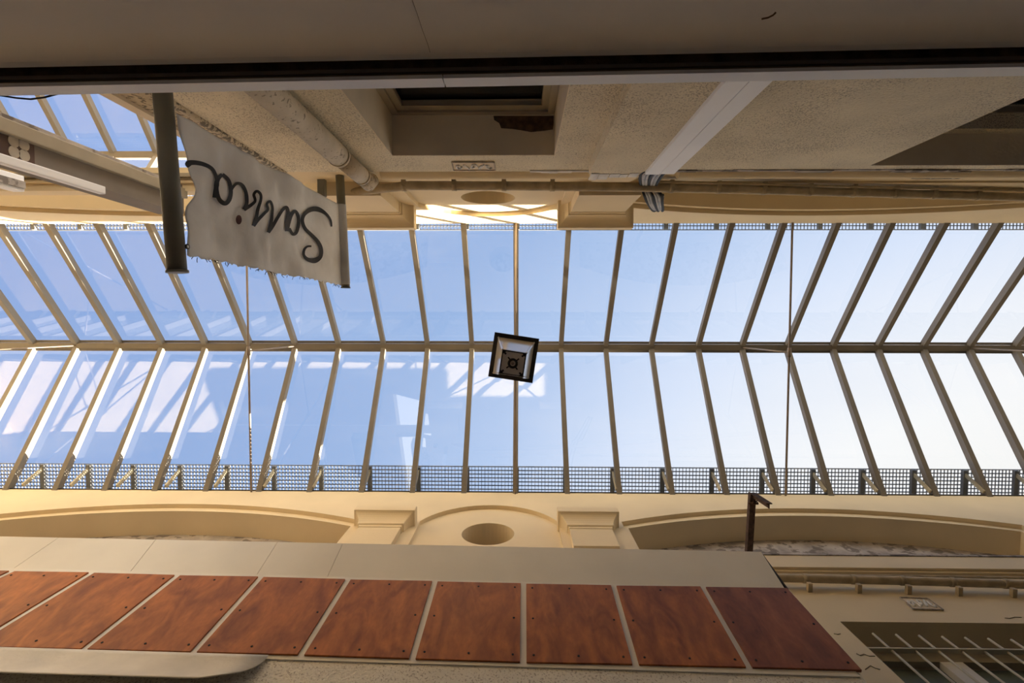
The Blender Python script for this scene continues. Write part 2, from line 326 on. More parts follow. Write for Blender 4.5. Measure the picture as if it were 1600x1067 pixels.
# ------------------------------------------------------------------ pilasters with flared capitals
def pilaster(cx, Y, sg, ws_, wc, p1, p2, z0, zb, zt, label, group):
    t = thing('pilaster', (cx, Y - sg*p1/2, z0), label, 'pilaster', group)
    MB().box(cx-ws_/2, cx+ws_/2, min(Y-sg*p1, Y+sg*D1), max(Y-sg*p1, Y+sg*D1), z0, zb).build('shaft', CREAM, t)
    m = MB()
    def ring(w, p, z): return [(cx-w/2, Y+sg*D1, z), (cx+w/2, Y+sg*D1, z), (cx+w/2, Y-sg*p, z), (cx-w/2, Y-sg*p, z)]
    # stepped necking, cavetto flare and flat block
    n = 7; rs = [ring(ws_+.02, p1+.010, zb-.03), ring(ws_+.02, p1+.010, zb+.015)]
    for i in range(n+1):
        a = i/n; k = 1-math.cos(a*math.pi/2); rs.append(ring(ws_+.06+(wc-ws_-.06)*k**.8, p1+.03+(p2-p1-.03)*k**.8, zb+.02+(zt-zb-.02)*math.sin(a*math.pi/2)**.9))
    rs.append(ring(wc, p2, zt+.16))
    for a, b in zip(rs, rs[1:]): m.add(a+b, [(0,1,5,4),(1,2,6,5),(2,3,7,6),(3,0,4,7)])
    m.add(rs[0], [(0,1,2,3)]); m.add(rs[-1], [(3,2,1,0)])
    m.build('capital', CREAM, t, .008)
for c, s in zip(PIL, ('left', 'right')):
    pilaster(c-.03, YL, 1, .54, .81, .08, .215, ZLEDGE, 6.45, 6.66, 'cream pilaster top with flared capital above the plywood fascia, %s of the round niche' % s, 'pilasters above the plywood fascia')
    pilaster({'left': -1.87, 'right': .985}[s], YU, -1, .68, .98, .128, .295, 5.67, 6.56, 6.72, 'cream pilaster with flared capital over the gutter pipe, ' + ('beside the canvas sign' if s == 'left' else 'above the white trunking'), 'pilasters above the gutter pipe')

# ------------------------------------------------------------------ glass roof
RX = [-12.32,-11.5,-10.68,-9.86,-9.05,-8.231,-7.43,-6.627,-5.816,-4.994,-4.143,-3.333,-2.502,-1.691,-.874,-.06,.762,1.58,2.41,3.264,4.061,4.883,5.704,6.518,7.334,8.156,8.98,9.8,10.62,11.44,12.26,13.08]
eS, eN, rg = Vector((0, YL+.1, ZE-.06)), Vector((0, YU-.1, ZE-.06)), Vector((0, YR, ZR))
def rafter(x, a, b, label, group):
    m = MB(); A = Vector((x, a.y, a.z)); B = Vector((x, b.y, b.z)); n = Vector((1,0,0)).cross(B-A).normalized(); n = n if n.z > 0 else -n
    m.beam(A, B, .082, .075, n); m.beam(A + n*.055, B + n*.055, .055, .05, n)
    return tag(m.build('roof_rafter', METAL), label, 'rafter', group)
def pane(x, xx, a, b, label, group):
    n = Vector((1,0,0)).cross(b-a).normalized(); n = n if n.z > 0 else -n; o = n*.085
    q = [Vector((x+.01, a.y, a.z)) + o, Vector((xx-.01, a.y, a.z)) + o, Vector((xx-.01, b.y, b.z)) + o, Vector((x+.01, b.y, b.z)) + o]
    return tag(MB().hexa(q, [v + n*.008 for v in q]).build('roof_pane', GLASS), label, 'glass pane', group)
ORD = 'first second third fourth fifth sixth seventh eighth ninth tenth eleventh twelfth thirteenth fourteenth fifteenth sixteenth seventeenth eighteenth'.split()
def place(i, c=15):
    return 'right over the lantern' if i == c else '%s to the %s of the lantern' % (ORD[abs(i-c)-1], 'left' if i < c else 'right')
def placep(i, c=15):
    return '%s to the %s of the lantern' % ((ORD[c-1-i], 'left') if i < c else (ORD[i-c], 'right'))
for x in RX:
    rafter(x, eS, rg, 'steel rafter on the fascia side of the roof, ' + place(RX.index(x)), 'rafters of the fascia-side roof slope')
    rafter(x, eN, rg, 'steel rafter on the sign side of the roof, ' + place(RX.index(x)), 'rafters of the sign-side roof slope')
for a, b in zip(RX, RX[1:]):
    pane(a, b, eS, rg, 'roof glass pane on the fascia side, ' + placep(RX.index(a)), 'panes of the fascia-side roof slope')
    pane(a, b, eN, rg, 'roof glass pane on the sign side, ' + placep(RX.index(a)), 'panes of the sign-side roof slope')
m = MB().box(X0, X1, YR-.05, YR+.05, ZR-.06, ZR+.08)
r_ = thing('ridge_beam', (0, YR, ZR-.07), 'long steel ridge beam along the top of the main glass roof', 'beam'); m.build('beam', METAL, r_)
MB().box(X0, X1, YR-.10, YR-.055, ZR+.0, ZR+.05).box(X0, X1, YR+.055, YR+.10, ZR+.0, ZR+.05).build('flashing', METAL, r_)
# parallel roof over the courtyard, upper left
Y2 = PZ(205, 243, ZR).y; g2 = Vector((0, Y2, ZR)); n2 = Vector((0, -5.15, ZR-(5.15+Y2)*.72)); s2 = Vector((0, YU-.12, ZR-(YU-.12-Y2)*.72))
CRX = [v for v in RX if v < -3.6]
for x in CRX:
    rafter(x, n2, g2, 'far-slope rafter of the courtyard roof, %s from the wall corner' % ORD[len(CRX)-1-CRX.index(x)], 'rafters of the courtyard roof far slope')
    rafter(x, s2, g2, 'near-slope rafter of the courtyard roof, %s from the wall corner' % ORD[len(CRX)-1-CRX.index(x)], 'rafters of the courtyard roof near slope')
c2 = [v for v in RX if v < -3.6]
for a, b in zip(c2, c2[1:]):
    pane(a, b, n2, g2, 'far-slope glass pane of the courtyard roof, %s from the wall corner' % ORD[len(CRX)-2-CRX.index(a)], 'panes of the courtyard roof far slope')
    pane(a, b, s2, g2, 'near-slope glass pane of the courtyard roof, %s from the wall corner' % ORD[len(CRX)-2-CRX.index(a)], 'panes of the courtyard roof near slope')
tag(MB().box(X0, -3.6, Y2-.06, Y2+.06, ZR-.06, ZR+.06).build('ridge_beam', METAL), 'short ridge beam of the courtyard roof glimpsed at upper left', 'beam')
# tie rods with hangers
for i, x, lab in ((0, -8.231, 'thin steel tie rod outside the left edge, only its hanger in view'), (1, -4.143, 'thin steel tie rod crossing the passage just right of the canvas sign pole'), (2, -.06, 'thin steel tie rod carrying the lantern across the passage middle'), (3, 4.061, 'thin steel tie rod crossing the passage on the right'), (4, 8.156, 'thin steel tie rod beyond the right edge, only its hanger in view')):
    z = 7.95; x *= 7.95/7.756; t = thing('tie_rod', (x, YR, z), lab, 'tie rod')
    MB().tube([(x, YU-.05, z), (x, YL+.05, z)], .016, 10).build('rod', RODM, t)
    MB().tube([(x, YR, z), (x/7.95*7.756, YR, ZR-.05)], .011, 8).build('hanger', RODM, t)
    MB().tube([(x, YR-.07, z), (x, YR+.07, z)], .028, 12).build('turnbuckle', RODM, t)
# service walkways over the eaves
def walkway(y0, y1, xs, label, sg, roofy):
    zw = 8.4; t = thing('service_walkway', (0, (y0+y1)/2, zw), label, 'walkway')
    m = MB(); k = 0; y = y0
    n = int(abs(y1-y0)/.0625)
    for i in range(n+1):
        yy = y0 + (y1-y0)*i/n; m.box(X0, X1, yy-.006, yy+.006, zw, zw+.025)
    x = X0
    while x < X1:
        m.box(x-.0035, x+.0035, min(y0,y1), max(y0,y1), zw+.004, zw+.02); x += .0555
    m.build('grating', WALKM, t)
    for x in xs:
        b = MB().box(x-.035, x+.035, min(y0,y1), max(y0,y1)+.0, zw-.05, zw-.002).build('bracket', WALKM, t)
        MB().beam((x, roofy-.04*sg, zw-.03), (x, roofy+.13*sg, 8.02), .03, .055, (0,1,0)).build('brace', BARM, b)
BX = [-11.3,-10.5,-9.65,-8.83,-7.99,-7.21,-6.45,-5.66,-4.87,-4.08,-3.29,-2.48,-1.67,-.86,-.04,.76,1.54,2.36,3.17,3.99,4.82,5.62,6.45,7.28,8.1,8.95,9.8,10.6,11.4,12.2]
walkway(PZ(800, 729.5, 8.4).y, 3.2, BX, 'steel mesh walkway over the eave on the plywood fascia side', 1, 2.55)
walkway(PZ(800, 359, 8.4).y, -2.1, BX, 'steel mesh walkway over the eave on the canvas sign side', -1, -1.60)

# ------------------------------------------------------------------ lantern
def lantern():
    cx, cy = -.06, .392; zb, zt = 4.60, 5.28; a = math.radians(8.5); R = Matrix.Rotation(a, 3, 'Z')
    t = thing('hanging_lantern', (cx, cy, zb), 'square dark metal lantern hanging under the glass roof at the passage centre', 'lantern')
    def q(h, z): return [Vector((cx, cy, z)) + R @ Vector((sx*h, sy*h, 0)) for sx, sy in ((-1,-1),(1,-1),(1,1),(-1,1))]
    top, bot = q(.185, zt), q(.108, zb)
    m = MB()                                                     # wide top rim as a frame
    o1, o2, i1, i2 = q(.232, zt), q(.232, zt+.05), q(.186, zt), q(.186, zt+.05)
    for k in range(4):
        j = (k+1) % 4; m.hexa([o1[k], o1[j], i1[j], i1[k]], [o2[k], o2[j], i2[j], i2[k]])
    m.build('top_rim', DARKM, t)
    m = MB()
    for k in range(4): m.beam(bot[k], top[k], .016, .016, (0,0,1))
    m.build('corner_bars', LGLASS, t)
    for k in range(4):
        j = (k+1) % 4; n = (bot[j]-bot[k]).cross(top[k]-bot[k]).normalized()*.004
        MB().hexa([bot[k], bot[j], top[j], top[k]], [v+n for v in (bot[k], bot[j], top[j], top[k])]).build('side_pane', LGLASS, t)
    m = MB(); b2 = q(.108, zb-.012); bi = q(.100, zb-.012); b3 = q(.108, zb); b4 = q(.100, zb)
    for k in range(4):
        j = (k+1) % 4; m.hexa([b2[k], b2[j], bi[j], bi[k]], [b3[k], b3[j], b4[j], b4[k]])
    c = Vector((cx, cy, zb-.008))
    for k in range(4):
        d = (bi[k]-c); m.beam(c + d*.28, c + d*.50, .012, .006); m.beam(c + d*.72, c + d*.99, .016, .006)
        e1, e2 = bi[(k+1) % 4]-bi[k], bi[(k-1) % 4]-bi[k]
        m.prism([bi[k], bi[k]+e1*.13, bi[k]+(e1+e2)*.07, bi[k]+e2*.13], (0,0,.006))
    m.build('bottom_frame', DARKM, t)
    m = MB(); seg = 24
    rr = [c + Vector((math.cos(2*math.pi*i/seg)*.036, math.sin(2*math.pi*i/seg)*.036, -.008)) for i in range(seg+1)]
    m.tube(rr, .011, 8, False); m.build('ring', DARKM, t)
    MB().tube([c + Vector((0,0,-.03)), c + Vector((0,0,.0))], .012, 12).build('finial', RODM, t)
    MB().prism(q(.104, zb+.002), (0,0,.004)).build('bottom_pane', LPLATE, t)
    m = MB(); cap = q(.232, zt+.05); ap = q(.03, zt+.25); m.hexa(cap, ap); m.build('roof_cap', DARKM, t)
    MB().tube([(cx, cy, zt+.24), (cx, cy+.03, 6.5), (cx, YR, 7.95)], .010, 8).build('suspension_rod', DARKM, t)
lantern()

# ------------------------------------------------------------------ gutter pipes
def ribbed_pipe(pts, r, label, brs, name='gutter_pipe', sg=-1, wally=YU, up=.0, drop=0.0):
    t = thing(name, pts[0], label, 'pipe'); MB().tube(pts, r, 16).build('pipe', GUT, t)
    for x in brs:
        for a, b in zip(pts, pts[1:]):
            if a[0] <= x <= b[0]:
                k = (x-a[0])/(b[0]-a[0]); p = Vector(a).lerp(Vector(b), k)
                m = MB().tube([p+Vector((-.025,0,0)), p+Vector((.025,0,0))], r*1.13, 16)
                m.box(x-.022, x+.022, min(p.y, wally), max(p.y, wally), p.z-drop-.02, p.z-drop+.02)
                m.build('bracket', GUT, t); break
    return t
yp = YU + .075
pu = [PY(x, y, yp) for x, y in ((470, 306), (560, 299), (600, 294), (640, 290), (800, 290.5), (1000, 292.5), (1200, 297), (1400, 302.5), (1600, 308))]
pu = [pu[0]-Vector((.6,0,0))] + pu + [pu[-1]+Vector((3,0,.1))]
ribbed_pipe([tuple(p) for p in pu], .047, 'brown horizontal gutter pipe running below the arches on the canvas sign side', [PY(x, 295, yp).x for x in (635, 712, 788, 862, 1047, 1122, 1196, 1272, 1347, 1420, 1487, 1566)], drop=.035)
pj = [PY(x, y, YU+.03) for x, y in ((1000, 283), (1200, 288), (1400, 293), (1600, 298))]
tag(MB().tube(pj, .014, 8).build('conduit', GUT), 'thin conduit running above the flaking edge beside the gutter pipe', 'conduit')
yq = YL - .03
pl = [PY(x, y, yq) for x, y in ((1150, 901), (1225, 903), (1400, 907), (1600, 913))]; pl.append(pl[-1]+Vector((3,0,-.08)))
ribbed_pipe([tuple(p) for p in pl], .042, 'cream horizontal gutter pipe on the wall right of the plywood fascia', [PY(x, 907, yq).x for x in (1261, 1335, 1409, 1483, 1561, 1640)], wally=YL+.06, drop=.09)
pq = [PY(x, y, YL-.0) for x, y in ((1222, 898), (1400, 900), (1600, 903))]
tag(MB().tube([pq[0]+Vector((0,0,0))]+pq[1:]+[pq[-1]+Vector((3,0,0))], .015, 8).build('conduit', GUT), 'thin conduit just above the cream gutter pipe at right', 'conduit')

# big downpipe
def downpipe():
    y = YU+.095; X = -1.535; zc = PY(537, 243, y).z; ze = PY(579, 284, y).z
    t = thing('downpipe', (X, y, 0), 'thick speckled downpipe on the stucco wall beside the canvas sign', 'pipe')
    MB().tube([(X-.02, y, -H), (X-.01, y, zc)], .092, 28).build('lower_section', PIPE, t)
    MB().tube([(X-.01, y, zc-.02), (X-.01, y, zc+.02)], .097, 28).build('collar', PIPE, t)
    MB().tube([(X-.01, y, zc), (X-.005, y, ze-.22)], .083, 28).build('upper_section', PIPE, t)
    MB().tube([(X-.005, y, ze-.24), (X-.005, y, ze-.2)], .088, 28).build('collar', PIPE, t)
    MB().tube([(X-.005, y, ze-.22), (X, y, ze-.08), (X+.0, y+.01, ze+.0), (X+.02, y-.04, ze+.07)], .08, 28, True, [.08,.082,.082,.07]).build('elbow', PIPE, t)
downpipe()
# white trunking and cable bundle
def trunking():
    y = YU+.13; a = PY(1008, 273, y); b = PY(1053, 273, y); z1 = a.z
    t = thing('cable_trunking', ((a.x+b.x)/2, YU+.06, 0), 'wide white plastic cable trunking running up the stucco wall', 'trunking')
    mid = (a.x+b.x)/2
    MB().box(a.x, mid-.003, YU, y, -H, z1).build('cover', WHITE, t, .004); MB().box(mid+.003, b.x, YU, y-.004, -H, z1).build('cover', WHITE, t, .004)
    c = thing('cable_bundle', (mid, YU+.1, z1), 'bundle of grey cables leaving the trunking and looping over the gutter pipe', 'cables')
    random.seed(11)
    for k in range(7):
        u = k/6; xa = a.x + .03 + (b.x-a.x-.06)*u
        p = [Vector((xa, YU+.08, z1-.05)), Vector((xa-.04, YU+.09, z1+.15))]
        q = [PY(1003+4.0*k*.9, 293, YU+.05), PY(1007+4.4*k, 305, YU+.10), PY(1012+3.8*k, 317+2*math.sin(k), YU+.13), PY(1022+2.2*k, 328+1.5*math.cos(k*2), YU+.12), PY(1032, 318-k, YU+.06), PY(1036, 308-k*.6, YU+.0)]
        pts = p+q; out = []
        for i in range(len(pts)-1):
            p0, p1, p2, p3 = pts[max(i-1,0)], pts[i], pts[i+1], pts[min(i+2, len(pts)-1)]
            for s in range(6):
                s_ = s/6; out.append(.5*((2*p1)+(p2-p0)*s_+(2*p0-5*p1+4*p2-p3)*s_*s_+(3*p1-p0-3*p2+p3)*s_**3))
        out.append(pts[-1]); MB().tube(out, .017, 8).build('cable', CAB if k % 3 else BLACK, c)
trunking()

# ------------------------------------------------------------------ windows of the north wall
def window(name, w, y, panes=True):
    x0, x1, z0, z1 = w
    t = thing(name, ((x0+x1)/2, y, z0), None, None, kind='structure')
    fz = .085
    MB().box(x0, x1, y-.06, y, z1-.06, z1).box(x0, x0+.07, y-.06, y, z0, z1-.06).box(x1-.07, x1, y-.06, y, z0, z1-.06).build('frame', FRAMEP, t, .006)
    MB().box(x0+.05, x1-.05, y-.075, y-.02, z1-.15, z1-.05).box(x0+.05, x0+.13, y-.075, y-.02, z0, z1-.15).box(x1-.13, x1-.05, y-.075, y-.02, z0, z1-.15).build('sash', FRAMEP, t, .01)
    MB().box(x0+.1, x1-.1, y-.12, y-.10, z0, z1-.12).build('pane', DGLASS, t)
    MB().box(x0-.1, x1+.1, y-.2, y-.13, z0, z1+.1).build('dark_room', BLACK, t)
    return t
for w_, d_ in ((W1, .36), (W2, .42)):
    MB().box(w_[0], w_[1], YU-d_, YU-.001, w_[3]-.006, w_[3]+.004).box(w_[0]-.004, w_[0]+.006, YU-d_, YU-.001, w_[2], w_[3]-.006).box(w_[1]-.006, w_[1]+.004, YU-d_, YU-.001, w_[2], w_[3]-.006).build('window_reveal', SMOOTH, wu)
window('window_1', W1, YU-.36); window('window_2', W2, YU-.42)
# broken soffit patch: exposed brick
def patch():
    z = W1[3]; pts = [(771,181),(772,187),(780,192),(783,200),(800,201),(813,203),(830,206),(850,204),(864,202),(865,193),(865,181)]
    m = MB().prism([PZ(x, y, z-.012) for x, y in pts], (0,0,.02)); m.build('exposed_brick', BRICK, wu)
patch()
def plaque(q, wally, sg, label, seed):
    P = [PY(x, y, wally) for x, y in q]; c = sum(P, Vector())/4; t = thing('relief_plaque', c, label, 'plaque')
    o = Vector((0, -sg, 0)); ex = (P[1]-P[0]); ez = (P[3]-P[0])
    MB().prism([p+o*.0 for p in P], o*.006).build('panel', SMOOTH, t)
    m = MB()
    for a, b in ((0,1),(2,3)): m.beam(P[a]+o*.008, P[b]+o*.008, .012, .014, o)
    for a, b in ((1,2),(3,0)): m.beam(P[a]+o*.008, P[b]+o*.008, .012, .012, o)
    m.build('border', ORN, t)
    m = MB(); random.seed(seed)
    for k in range(5):
        u = .14+.18*k; cc = P[0] + ex*u + ez*.5; r = .32
        pts = [cc + ex*(.075*math.cos(a_)*(1-a_/9)) + ez*(r*math.sin(a_+k*1.7)*(1-a_/9)) + o*.014 for a_ in [i*.5 for i in range(14)]]
        m.tube(pts, .009, 6)
    m.build('scrollwork', PLASTER, t)
plaque([(706,252),(772,252),(774,264.5),(709,264.5)], YU, -1, 'small scrolled relief plaque above the recessed window', 1)
plaque([(1448,266),(1517,267),(1498,277.5),(1424,277.5)], YU, -1, 'small scrolled relief plaque near the right window recess on the sign side', 2)
plaque([(1406,934.5),(1449.5,936.5),(1474,954),(1426,952.7)], YL+.06, 1, 'small scrolled relief plaque on cream wall above the barred window', 3)

# ------------------------------------------------------------------ barred window, south wall
def barred():
    x0, x1, z0, z1 = LW; y = YL+.30
    t = thing('window_3', ((x0+x1)/2, y, z0), None, None, kind='structure')
    MB().box(x0, x1, y, y+.07, z1-.2, z1).box(x0, x0+.09, y, y+.07, z0, z1-.2).box(x1-.09, x1, y, y+.07, z0, z1-.2).build('frame', FRAMEP, t, .005)
    MB().box(3.75, 3.95, y, y+.06, z0, z1-.2).build('mullion', SHEET, t)
    MB().box(x0, x1, y+.07, y+.09, z0, z1).build('pane', GREENP, t)
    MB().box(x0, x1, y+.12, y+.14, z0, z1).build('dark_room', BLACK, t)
    g = thing('window_grille', ((x0+x1)/2, YL+.12, z0), 'cream painted iron bars across the window right of the plywood fascia', 'grille')
    yb = YL+.10; rz = PY(1480, 1017, yb).z
    m = MB().box(x0, x1, yb-.022, yb+.022, rz-.008, rz+.008); m.build('rail', BARM, g)
    for k in range(12):
        p = PY(1364+36.0*k, 990+1.6*k, yb)
        MB().tube([(p.x, yb, z0), (p.x, yb, p.z)], .0105, 10).build('bar', BARM, g)
barred()
# cracks in the cream render near the window
m = MB()
for pts in ([(1338,1021),(1344,1024),(1350,1022),(1358,1025),(1367,1025)], [(1303,990),(1309,991),(1313,990)], [(1352,1046),(1360,1040),(1368,1044),(1375,1046)], [(1570,965.5),(1578,966),(1586,964),(1596,964.5)]):
    m.tube([PY(x, y, YL+.058) for x, y in pts], .004, 5)
m.build('plaster_cracks', CRK, ws)
# rusty cantilever bracket
def rusty():
    z = 6.2; X = PZ(1174, 800, z).x; f = PZ(1177, 771, z); b = PZ(1170, 862, z)
    t = thing('rusty_bracket', (X, YL, z), 'rusty steel cantilever arm with bent end above the fascia corner', 'bracket')
    m = MB(); m.beam(f, (b.x, YL+.42, z), .07, .012); m.beam(f+Vector((-.03,0,.03)), Vector((b.x-.03, YL+.42, z+.03)), .01, .06); m.beam(f+Vector((.02,0,.02)), Vector((b.x+.02, YL+.42, z+.02)), .008, .05)
    m.build('arm', RUST, t)
    e = PY(1202, 787, f.y); m = MB(); m.beam(f+Vector((0,-.0,.02)), e, .07, .012, (0,1,0)); m.beam(f+Vector((.0,.03,.02)), e+Vector((0,.03,0)), .012, .05, (0,1,0)); m.build('end_plate', RUST, t)
    MB().tube([f+Vector((-.06,.12,0)), f+Vector((.06,.12,0))], .018, 8).tube([f+Vector((.03,.1,.0)), f+Vector((.05,.03,-.10))], .008, 6).build('bolt', RUST, t)
rusty()

# ------------------------------------------------------------------ plywood fascia (south shopfront)
A = PZ(818, 911, 4.0); B = PZ(818, 1033, 3.2); dx = Vector((1, .0185, 0)); nS = dx.cross(A-B).normalized(); nS = nS if nS.y < 0 else -nS
def fs(px, py, off=0): return PP(px, py, A, nS) + nS*off
def on_line(x, z):                       # point of the fascia plane at (x, z)
    return Vector((x, A.y + (A.y-B.y)/(A.z-B.z)*(z-A.z) + .0185*(x-A.x), z))
zt = A.z+.035; zbot = 1.9; xr = fs(1233, 919).x
t = thing('shop_fascia', (-2, 2.3, zbot), 'long pale shopfront fascia box behind the row of plywood panels', 'fascia')
m = MB(); off = -nS*.021
a1, a2 = on_line(-9, zt)+off, on_line(xr+.01, zt)+off; b1, b2 = on_line(-9, zbot)+off, on_line(xr+.03, zbot)+off
m.hexa([b1, b2, a2, a1], [Vector((-9, YL+.05, zbot)), Vector((xr+.03, YL+.05, zbot)), Vector((xr+.01, YL+.05, zt)), Vector((-9, YL+.05, zt))])
m.build('render_face', GRIT, t)
# leaning sheet-metal cap above the panels, in sheets
nC = dx.cross(Vector((0, -.268, 1))).normalized(); nC = nC if nC.y < 0 else -nC; c0 = on_line(0, zt) + off
def cap(px, py): return PP(px, py, c0, nC)
def ztop_at(px): return 838 + (862-838)*px/1190
seams = [(-260, -520), (-60,-260), (92, 25), (244, 206), (434, 403), (536, 513), (1190, 1226)]
for (u0, l0), (u1, l1) in zip(seams, seams[1:]):
    pu0, pu1 = cap(u0, ztop_at(u0)), cap(u1-.8, ztop_at(u1)); q0, q1 = cap(l0, 885+.027*l0), cap(l1-.8, 885+.027*l1)
    def dn(pt, x): # bottom end on the cap plane at zt
        return pt
    low0 = q0 + (q0-pu0).normalized()*((q0.z-zt)/max(1e-6, -(q0-pu0).normalized().z)); low1 = q1 + (q1-pu1).normalized()*((q1.z-zt)/max(1e-6, -(q1-pu1).normalized().z))
    q = [low0, low1, pu1, pu0]; MB().hexa(q, [v - nC*.012 for v in q]).build('cap_sheet', SHEET, t)
ta, tb = cap(-260, ztop_at(-260)), cap(1190, 862)
MB().hexa([ta-nC*.012, tb-nC*.012, Vector((tb.x+.03, YL, tb.z-.05)), Vector((ta.x, YL, ta.z-.05))], [v+Vector((0,0,-.02)) for v in (ta-nC*.012, tb-nC*.012, Vector((tb.x+.03, YL, tb.z-.05)), Vector((ta.x, YL, ta.z-.05)))]).build('cap_cover', SHEET, t)
MB().hexa([a2+Vector((.0,.02,0)), tb+Vector((.0,.02,0)), tb+Vector((.012,.02,0)), a2+Vector((.012,.02,0))], [Vector((a2.x, YL, a2.z)), Vector((tb.x, YL, tb.z)), Vector((tb.x+.012, YL, tb.z)), Vector((a2.x+.012, YL, a2.z))]).build('end_cheek', DARKM, t)
gaps = [(-120, 889, -320, 1001), (18.5, 891.5, -222, 1005), (143, 894, -46, 1009), (277, 898, 131, 1013.5), (407.5, 900.5, 302, 1018), (543.5, 904.5, 470, 1022.5), (679.5, 907.5, 644, 1028.5), (818, 911, 817.5, 1034), (959, 914, 993.5, 1037.5), (1098.5, 916, 1171, 1042), (1234, 918.5, 1352, 1047)]
names = ['leftmost plywood fascia panel, just a sliver at the left edge', 'second plywood fascia panel from the left edge, cut off by the frame', 'third plywood fascia panel from the left edge of the photo', 'fourth plywood fascia panel from the left, warm orange brown', 'fifth plywood fascia panel from the left, streaky diagonal grain', 'sixth plywood fascia panel from the left, under the left capital', 'seventh plywood fascia panel from the left, just left of the straight upright gap', 'eighth plywood fascia panel from the left, under the right capital', 'second plywood fascia panel from the right end', 'dark plywood fascia panel at the right end of the row']
for i, (g, h) in enumerate(zip(gaps, gaps[1:])):
    gp = 4.3
    c = [(g[0]+gp, g[1]+.5), (h[0]-gp, h[1]-.3), (h[2]-gp*1.2, h[3]-.5), (g[2]+gp*1.2, g[3])]
    P = [fs(x, y) for x, y in c]; ctr = sum(P, Vector())/4
    pt = thing('plywood_panel', (ctr.x, ctr.y, P[2].z), 'rust-brown ' + names[i] if 'dark' not in names[i] else names[i], 'plywood panel', 'plywood panels along the fascia')
    MB().hexa(P, [p - nS*.020 for p in P]).build('board', WOODD if i == 9 else WOOD, pt, .002)
    for u in (.07, .5, .93):
        for v in (.07, .5, .93):
            if u == .5 and v == .5: continue
            s = P[0].lerp(P[1], u).lerp(P[3].lerp(P[2], u), v); MB().tube([s - nS*.004, s + nS*.003], .008, 8).build('screw', BLACK, pt)
# curved sheet lip peeling off below the panels at lower left
tag(MB().hexa([on_line(-9, 3.17)-nS*.02, on_line(xr, 3.17)-nS*.02, on_line(xr, 4.03)-nS*.02, on_line(-9, 4.03)-nS*.02], [p - nS*.012 for p in (on_line(-9, 3.17), on_line(xr, 3.17), on_line(xr, 4.03), on_line(-9, 4.03))]).build('backing_board', SHEET, t))
m = MB(); N_ = 10; rows = []
xa, xb0, xb1 = -6.5, fs(416, 1029).x, fs(380, 1067).x
for j in range(N_+1):
    k = j/N_; z = 3.185 - .30*k
    row = []
    for i in range(25):
        xx = xa + (xb0 + (xb1-xb0)*0 - (.06*k**2) - xa)*i/24
        e = max(0, (xx-(xb0-.35))/.35)
        row.append(on_line(xx, z + .10*e*e*k) + nS*(.004+.10*k*k*(1-.2*e)))
    rows.append(row)
vs = [p for r in rows for p in r]; m.add(vs, [(j*25+i, j*25+i+1, (j+1)*25+i+1, (j+1)*25+i) for j in range(N_) for i in range(24)], True)
o = m.build('peeling_sheet', LIPM, t); s = o.modifiers.new('solid', 'SOLIDIFY'); s.thickness = .006

# ------------------------------------------------------------------ north shopfront fascia (top of the frame)
def nf():
    k = -.0145
    def yy(y, x): return y + k*x
    t = thing('shop_fascia', (0, -1.1, .2), 'plain grey shopfront fascia filling the top of the photo', 'fascia')
    ZT = 1.69; yt = PZ(800, 100, ZT).y; m = MB()
    prof = [(yt-.14, .3), (yt-.003-.01, ZT-.05), (yt-.006, ZT-.03), (yt-.02, ZT-.012), (yt-.04, ZT), (YU, ZT), (YU, .3)]
    prof[0] = (yt-.11*(ZT-.3), .3)
    x0, x1 = -4.5, 5
    m.add([(x0, yy(y, x0) if y > YU else y, z) for y, z in prof] + [(x1, yy(y, x1) if y > YU else y, z) for y, z in prof], [(i, (i+1) % 7, 7+(i+1) % 7, 7+i) for i in range(7)] + [tuple(range(6,-1,-1)), tuple(range(7,14))])
    m.build('fascia_face', FASC, t)
    yl = PZ(800, 121, ZT).y; yb = YU
    def strip(name, ya, yb_, za, zb, mt, xa=x0, xb=x1):
        a = [(xa, yy(ya, xa), za), (xb, yy(ya, xb), za), (xb, yy(yb_, xb), za), (xa, yy(yb_, xa), za)]
        MB().hexa(a, [(p[0], p[1], zb) for p in a]).build(name, mt, t)
    strip('groove', yt-.035, yt+.006, ZT+.0, ZT+.03, BRICK); strip('groove', yt+.008, yt+.020, ZT-.004, ZT+.03, GROOVE); strip('groove', yt+.022, yl-.012, ZT+.004, ZT+.03, GROOVE)
    zl = PY(800, 134, yl).z
    xs = PY(694, 128, yl).x
    strip('lip', yl-.012, yl, ZT-.004, zl, LIP, x0, xs-.002); strip('lip', yl-.012, yl, ZT-.004, zl, LIP, xs+.002, x1)
    strip('cover', -1.40, yl-.010, zl-.012, zl-.002, LIP)
    c = [PP(x, y, Vector((0, yt, ZT)), Vector((0, 1, -.11)).normalized()) + Vector((0, .004, 0)) for x, y in ((644, -2), (652, 20), (660, 45), (668, 66), (672, 80))]
    MB().tube(c, .0006, 5).build('crack', BLACK, t)
    MB().tube([PP(x, y, Vector((0, yt, ZT)), Vector((0, 1, -.11)).normalized()) + Vector((0, .003, 0)) for x, y in ((1190, 28), (1200, 26), (1208, 22), (1212, 18))], .0025, 6).build('chip', BRICK, t)
    pts = [PY(x, y, yl+.008) for x, y in ((-30, 141), (0, 149), (25, 153), (48, 155), (70, 152), (92, 146))]
    tag(MB().tube(pts, .0032, 8).build('black_cable', BLACK), 'thin black cable sagging at the upper left fascia lip', 'cable')
nf()

